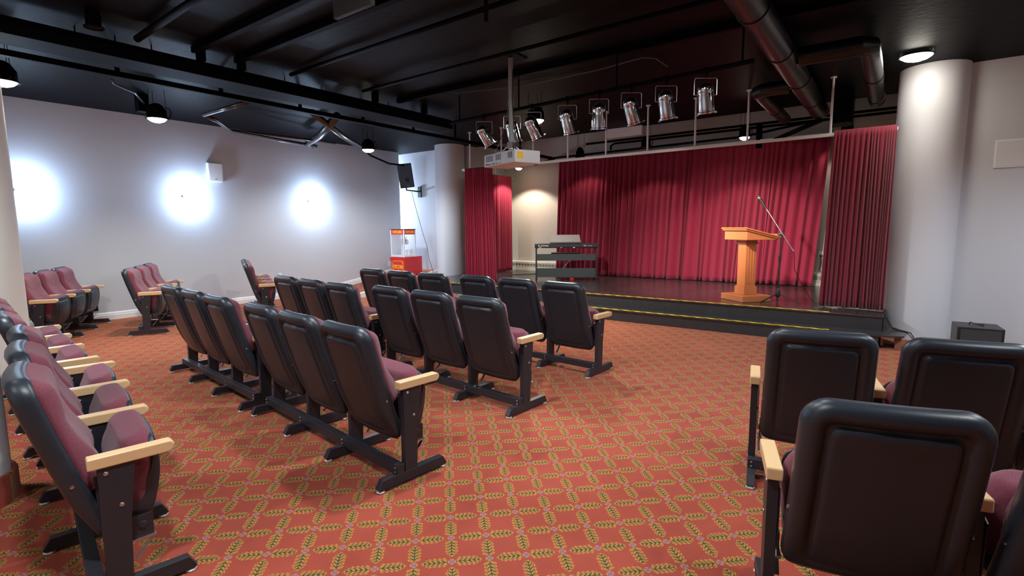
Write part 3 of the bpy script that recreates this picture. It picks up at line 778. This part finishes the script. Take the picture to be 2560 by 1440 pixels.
# chrome PAR spotlights on a pipe
def bar_z(x): return 2.885-(x+5.0)*.004
def bar_y(x): return 5.58-(x+5.0)*.10
PARS = [(-4.52, -30), (-4.02, -14), (-3.68, -26), (-3.15, -16), (-2.72, -2), (-2.32, -20), (-1.93, -12), (-1.53, -10)]
PLAB = ['leftmost chrome spotlight, left of the projector pole', 'second chrome spotlight, directly behind the projector pole', 'chrome spotlight half lost in the glare of the lit downlight', 'fourth chrome spotlight, first one right of the glare', 'chrome spotlight hanging almost straight down', 'chrome spotlight tilted to the right over the white box on the wall', 'second chrome spotlight from the right', 'rightmost chrome spotlight with its yoke clearly visible']
def spot0():
    t = thing('stage_spotlight', PLAB[0], 'spotlight', (0, 0, 0), 0, 'chrome stage spotlights')
    b = MB().lathe([(.001, .115), (.036, .11), (.064, .09), (.074, .065), (.078, .03), (.075, .02), (.078, .01), (.078, -.15), (.086, -.155), (.086, -.168), (.077, -.172), (.069, -.15), (.067, .01)], 28, None, cap=False)
    b.build('can_body', M_CHROME, t, smooth=True, ang=50)
    MB().lathe([(.001, -.13), (.068, -.14)], 24, cap=False).build('front_lens', M_LAMPD, t, smooth=True)
    for k, (a, c) in enumerate(((-.090, 0), (.090, 0), (0, .090))):
        MB().box(a-.011, a+.011, c-.009, c+.009, -.182, -.165).build('gel_frame_clip', M_CHROME, t)
    y = MB().tube([(-.079, 0, 0), (-.108, 0, .0), (-.108, 0, .14), (-.098, 0, .155), (.098, 0, .155), (.108, 0, .14), (.108, 0, .0), (.079, 0, 0)], .0045, 8)
    y.build('yoke', M_STEELG, t, smooth=True)
    MB().tube([(0, 0, .155), (0, 0, .20)], .010, 10).box(-.02, .02, -.026, .026, .19, .25).build('hook_clamp', M_BLK, t)
    return t
s0 = spot0()
for i, ((x, tilt), lab) in enumerate(zip(PARS, PLAB)):
    o = s0 if i == 0 else copies(s0)
    o.location = (x, bar_y(x), bar_z(x)-.225); o['label'] = lab
    o.rotation_euler = (0, 0, math.radians(36))
    for ch in o.children:
        if ch.name.split('.')[0] in ('can_body', 'front_lens', 'gel_frame_clip'):
            ch.rotation_euler = (math.radians(12), math.radians(tilt), 0)
bar = MB().tube([(x, bar_y(x), bar_z(x)) for x in (-5.2, -3.2, -1.1)], .022, 12)
for x in (-5.0, -3.9, -2.5, -1.2): bar.tube([(x, bar_y(x), bar_z(x)), (x, bar_y(x), CEIL-.002)], .01, 8)
tag(bar.build('lighting_pipe', M_BLK, smooth=True), 'black pipe from which the chrome stage spotlights hang', 'pipe')

# ------------------------------------------------------------------ projector
t = thing('projector', 'white ceiling projector on a long pole with a yellow warning label', 'projector', (0, 0, 0))
# the three lower corners that show: left, near, right
PL_, PN_, PR_ = Vector((-3.80, 4.64)), Vector((-3.22, 4.44)), Vector((-3.10, 4.74))
e1 = (PL_-PN_); e2 = (PR_-PN_)
PJ = dict(N=PN_, L=PL_, R=PR_)
def quadbox(mb, N, L, R, z0, z1, m, ex=0):
    F = L+R-N; c = (N+F)/2
    P = [c+(p-c)*(1+ex) for p in (N, R, F, L)]
    lo = [mb.bm.verts.new((p.x, p.y, z0)) for p in P]; hi = [mb.bm.verts.new((p.x, p.y, z1)) for p in P]
    mb.poly(lo[::-1], m); mb.poly(hi, m)
    for i in range(4): j = (i+1) % 4; mb.poly([lo[i], lo[j], hi[j], hi[i]], m)
mb = MB(); quadbox(mb, PN_, PL_, PR_, 2.075, 2.21, None); pj = mb.build('projector_case', M_PWHITE, t, bevel=.010, seg=3)
d1 = e1.normalized(); d2 = e2.normalized(); L1, L2 = e1.length, e2.length
def on_left(a0, a1, z0, z1, m, out=.0025):       # rectangles on the long rear face
    n = Vector((d1.y, -d1.x));
    if n.dot(-d2) < 0: n = -n
    p, q = PN_+d1*a0, PN_+d1*a1
    b = MB(); V = [b.bm.verts.new((w.x+n.x*k, w.y+n.y*k, z)) for k in (-.001, out) for w, z in ((p, z0), (q, z0), (q, z1), (p, z1))]
    for f in ((0, 1, 2, 3), (4, 5, 6, 7), (0, 1, 5, 4), (1, 2, 6, 5), (2, 3, 7, 6), (3, 0, 4, 7)): b.poly([V[i] for i in f], m)
    return b
vent = MB()
def add(b1, b2):
    me = bpy.data.meshes.new('tmp'); b2.bm.to_mesh(me); b2.bm.free(); b1.bm.from_mesh(me); bpy.data.meshes.remove(me)
for c0 in (.44, .50, .56): 
    for k in range(8): add(vent, on_left(L1*c0, L1*c0+.022, 2.130+k*.008, 2.1345+k*.008, M_BLKP, .003))
for c0 in (.08, .13, .18):
    for k in range(8): add(vent, on_left(L1*c0, L1*c0+.018, 2.130+k*.008, 2.1345+k*.008, M_BLKP, .003))
for c0 in (.70, .76, .82, .88):
    for k in range(8): add(vent, on_left(L1*c0, L1*c0+.022, 2.130+k*.008, 2.1345+k*.008, M_BLKP, .003))
vent.build('vent_slots', M_BLKP, t)
prt = MB()
for a, w, h in ((.93, .02, .018), (.88, .03, .010), (.82, .02, .010), (.77, .012, .008), (.70, .02, .012), (.66, .012, .009), (.60, .03, .008), (.50, .014, .006), (.44, .01, .006)):
    add(prt, on_left(L1*a-w, L1*a, 2.093, 2.093+h, M_BLKP, .003))
prt.build('connector_ports', M_BLKP, t)
n2 = Vector((d2.y, -d2.x))
if n2.dot(-d1) < 0: n2 = -n2
def on_right(a0, a1, z0, z1, k1):
    p, q = PN_+d2*a0, PN_+d2*a1; b = MB()
    V = [b.bm.verts.new((w.x+n2.x*k, w.y+n2.y*k, z)) for k in (-.001, k1) for w, z in ((p, z0), (q, z0), (q, z1), (p, z1))]
    for f in ((0, 1, 2, 3), (4, 5, 6, 7), (0, 1, 5, 4), (1, 2, 6, 5), (2, 3, 7, 6), (3, 0, 4, 7)): b.poly([V[i] for i in f])
    return b
on_right(.03, .10, 2.115, 2.185, .002).build('warning_label', M_YEL, t)
cc = (PL_+PR_)/2
mt = MB().box(cc.x-.13, cc.x+.13, cc.y-.10, cc.y+.10, 2.212, 2.228)
for dx, dy in ((-.1, -.07), (.1, -.07), (-.1, .07), (.1, .07)): mt.tube([(cc.x+dx, cc.y+dy, 2.21), (cc.x+dx*.4, cc.y+dy*.4, 2.28)], .008, 8)
mt.box(cc.x-.035, cc.x+.035, cc.y-.03, cc.y+.03, 2.26, 2.33)
mt.build('ceiling_mount', M_STEELG, t, bevel=.002)
MB().tube([(cc.x, cc.y, 2.30), (cc.x, cc.y, CEIL-.01)], .026, 16).tube([(cc.x, cc.y, 2.72), (cc.x, cc.y, 2.78)], .031, 16).build('mounting_pole', M_GREY, t, smooth=True)
MB().box(cc.x-.13, cc.x+.13, cc.y-.13, cc.y+.13, CEIL-.012, CEIL-.001).build('ceiling_plate', M_BLK, t)
MB().tube([(cc.x+.03, cc.y, 3.1), (cc.x+.035, cc.y-.02, 2.8), (cc.x+.03, cc.y+.01, 2.5), (cc.x+.07, cc.y+.03, 2.32), (cc.x+.12, cc.y+.08, 2.225)], .005, 8).build('power_cord', M_CABLE, t, smooth=True)
MB().tube([(cc.x-.03, cc.y, 3.0), (cc.x-.034, cc.y-.02, 2.6), (cc.x-.12, cc.y-.05, 2.34), (cc.x-.19, cc.y-.06, 2.20)], .004, 8).build('signal_cord', M_GCABLE, t, smooth=True)

# ------------------------------------------------------------------ overhead ducts, beams, pipes
def duct(path, r, name, label, m=M_DUCT, cat='duct', seg=28, bands=True, group=None):
    pts = [Vector(p) for p in path]; fine = []
    for a, b in zip(pts, pts[1:]):
        n = max(1, int((b-a).length/.3)); fine += [a+(b-a)*i/n for i in range(n)]
    fine.append(pts[-1])
    mb = MB().tube(fine, r, seg, m)
    if bands:
        for a, b in zip(pts, pts[1:]):
            Ln = (b-a).length; k = 1
            while k*1.2 < Ln-.1:
                p = a+(b-a)*(k*1.2/Ln); d = (b-a).normalized(); mb.tube([p-d*.02, p+d*.02], r+.008, seg, m); k += 1
    return tag(mb.build(name, m, smooth=True, ang=40), label, cat, group)
duct([(-.98, -1.5, 3.07), (-.98, 9.1, 3.07)], .12, 'air_duct', 'thick round black duct running along the ceiling toward the stage')
duct([(-.86, 6.05, 3.07), (-.36, 6.05, 3.07), (-.28, 6.13, 3.07), (-.28, 8.8, 3.07)], .09, 'air_duct', 'elbowed black duct branching right from the thick round duct')
duct([(-1.10, 7.1, 3.04), (-1.38, 7.1, 3.04), (-1.46, 7.18, 3.04), (-1.46, 9.2, 3.04)], .08, 'air_duct', 'shorter black duct branching left of the thick round duct above the curtain')
def chimney_box():
    return tag(MB().box(-.80, -.55, 8.6, 9.0, 2.80, CEIL-.001).build('duct_box', M_BLK, bevel=.004), 'black metal box hanging at the end of the thick round duct', 'duct box')
chimney_box()
hd = thing('ceiling_header', 'long black steel header crossing the ceiling from upper left', 'beam', (0, 0, 0))
MB().box(-6.16, -5.80, -2.5, 6.3, 2.97, 3.06).build('header_box', M_BLK, hd, bevel=.004)
MB().box(-6.12, -5.84, -2.5, 6.3, 3.0, 3.12).box(-5.80, -5.785, -2.5, 6.3, 3.04, 3.055).box(-5.80, -5.79, -2.5, 6.3, 3.085, 3.095).build('upper_channel', M_BLK, hd)
for y in (.3, 2.56, 2.97, 4.78, 5.7):
    MB().box(-5.86, -5.79, y-.035, y+.035, 3.12, CEIL-.001).build('hanger_post', M_BLK, hd)
for y in (1.6, 1.9, 2.2, 3.6, 4.1, 5.2):
    MB().tube([(-6.05, y, 3.1), (-6.05, y, CEIL-.001)], .006, 6).build('threaded_rod', M_BLK, hd)
rl = MB().box(-6.42, -6.36, -2.5, 10.35, 2.93, 2.985)
for y in range(-2, 10): rl.box(-6.40, -6.38, y-.02, y+.02, 2.985, CEIL-.001 if y < 9 else 3.4)
tag(rl.build('black_rail', M_BLK), 'narrow black rail hung beside the long black header', 'beam')
for i, (y, lab) in enumerate(((2.48, 'black cross beam meeting the long header, nearer of two'), (2.90, 'black cross beam meeting the long header, farther of two'), (5.15, 'black cross beam high over the middle rows'))):
    tag(MB().box(-5.78, .6, y-.03, y+.03, 3.165, 3.225).build('cross_beam', M_BLK), lab, 'beam', 'black cross beams')
def pipe(path, r, label, m=M_BLK, name='ceiling_pipe'):
    return tag(MB().tube(path, r, 12).build(name, m, smooth=True, ang=0), label, 'pipe', 'pipes under the black ceiling')
pipe([(-5.75, 1.98, 3.16), (-3.0, 1.90, 3.16)], .032, 'dark pipe crossing the ceiling behind the header near the top edge')
pipe([(-5.75, 3.5, 3.18), (-.9, 3.45, 3.18)], .022, 'thin dark pipe crossing the ceiling right of the header')
pipe([(-5.6, 4.4, 3.15), (-.9, 4.35, 3.15)], .02, 'thin dark pipe above the projector pole')
pipe([(-7.65, 3.34, 2.95), (-6.5, 3.35, 2.95)], .028, 'shiny pipe stub under the header near the left wall', M_PIPE)
pipe([(-7.65, 3.34, 2.95), (-7.95, 3.66, 2.95), (-8.3, 4.0, 2.90), (-8.6, 4.9, 2.92), (-8.9, 5.86, 2.95)], .030, 'shiny elbowed pipe running toward the wall loudspeaker', M_PIPE)
pipe([(-8.36, 3.95, 2.93), (-8.36, 5.39, 2.95), (-8.36, 5.9, 2.95)], .018, 'thin pipe parallel to the shiny elbowed pipe', M_PIPE)
pipe([(-6.45, 4.21, 2.97), (-7.6, 5.5, 2.96), (-8.6, 6.75, 2.95)], .045, 'thick shiny diagonal pipe crossing under the header', M_PIPE)
pipe([(-8.6, 6.75, 2.95), (-9.0, 7.2, 2.93), (-9.35, 8.0, 2.86), (-9.2, 8.32, 2.84)], .02, 'dark conduit dropping to the wall loudspeaker')
pipe([(-6.45, 4.60, 2.98), (-8.0, 5.35, 2.98), (-8.75, 5.6, 2.97), (-9.0, 5.8, 2.96)], .06, 'dark wide pipe beside the thick shiny diagonal pipe', M_PIPE)
pipe([(-7.55, 2.30, 3.17), (-7.67, 2.36, 3.15), (-7.85, 2.62, 3.13), (-8.25, 2.85, 3.10)], .013, 'thin bent conduit leading to the hanging downlight', M_PIPE)
tag(MB().box(-8.42, -8.28, 2.80, 2.92, 3.0, CEIL-.001).build('junction_box', M_BLK, bevel=.004), 'small black junction box above the hanging downlight', 'junction box')
pipe([(-5.4, 10.05, 3.15), (.25, 10.05, 3.17)], .022, 'upper dark pipe along the wall above the back curtain')
pipe([(-4.80, 10.0, 2.97), (-4.80, 10.0, 3.05), (-4.72, 10.0, 3.09), (.25, 10.0, 3.10)], .022, 'lower dark pipe with elbow above the back curtain')
pipe([(-2.0, 10.1, 3.15), (-2.0, 10.1, 2.75)], .05, 'short upright black pipe above the back curtain')
pipe([(-6.6, 9.9, 2.80), (-5.9, 9.6, 2.86), (-2.2, 9.75, 2.92), (-1.2, 9.6, 3.02)], .02, 'slanting dark pipe behind the white rail')
pipe([(-1.7, 9.7, 2.80), (-.95, 9.0, 2.93)], .035, 'dark slanting pipe above the right end of the back curtain')
cb = [(-4.86, 5.35), (-4.35, 5.50), (-4.11, 5.58), (-3.4, 5.62), (-2.84, 5.60), (-2.45, 5.53), (-2.28, 5.50), (-2.18, 5.62), (-2.18, 5.98)]
tag(MB().tube([(x, y, CEIL-.03) for x, y in cb], .007, 8).build('ceiling_cable', M_GCABLE, smooth=True), 'thin grey cable curving across the ceiling above the chrome spotlights', 'cable')
tag(MB().box(-4.49, -3.80, 9.18, 9.275, 3.065, CEIL-.001).build('wall_box', M_WHITE, bevel=.004), 'pale rectangular box under the ceiling behind the chrome spotlights', 'box')
gp = MB().box(-3.52, -3.08, 2.52, 2.56, 2.98, CEIL-.001)
tag(gp.build('hanging_panel', M_GRILL, bevel=.003), 'dim grey panel hanging from the ceiling at the top edge', 'panel')
tag(MB().tube([(-2.67, 3.31, 3.0), (-2.67, 3.31, CEIL-.001)], .018, 10).build('ceiling_stub', M_BLK, smooth=True), 'short black rod hanging from the ceiling at the top middle', 'rod')

# ------------------------------------------------------------------ floor cables by the right column
tag(MB().tube([(-.50, 7.66, .345), (-.15, 7.60, .345), (-.01, 7.55, .345), (.0, 7.48, .30), (.05, 7.42, .20), (.14, 7.40, .172), (.24, 7.30, .17), (.30, 7.05, .10), (.42, 6.95, .012), (.62, 7.1, .008), (.70, 7.35, .02), (.75, 7.48, .31)], .006, 8).build('floor_cable', M_CABLE, smooth=True),
    'black cable running from the stage past the right column to the subwoofer', 'cable')
tag(MB().tube([(-.40, 7.62, .345), (-.02, 7.58, .345), (.02, 7.50, .28), (.08, 7.45, .172), (.20, 7.36, .172), (.27, 7.12, .12), (.36, 7.0, .012), (.5, 7.25, .008), (.62, 7.62, .008)], .005, 8).build('floor_cable', M_CABLE, smooth=True),
    'second black cable beside the stage step, closer to the column', 'cable')
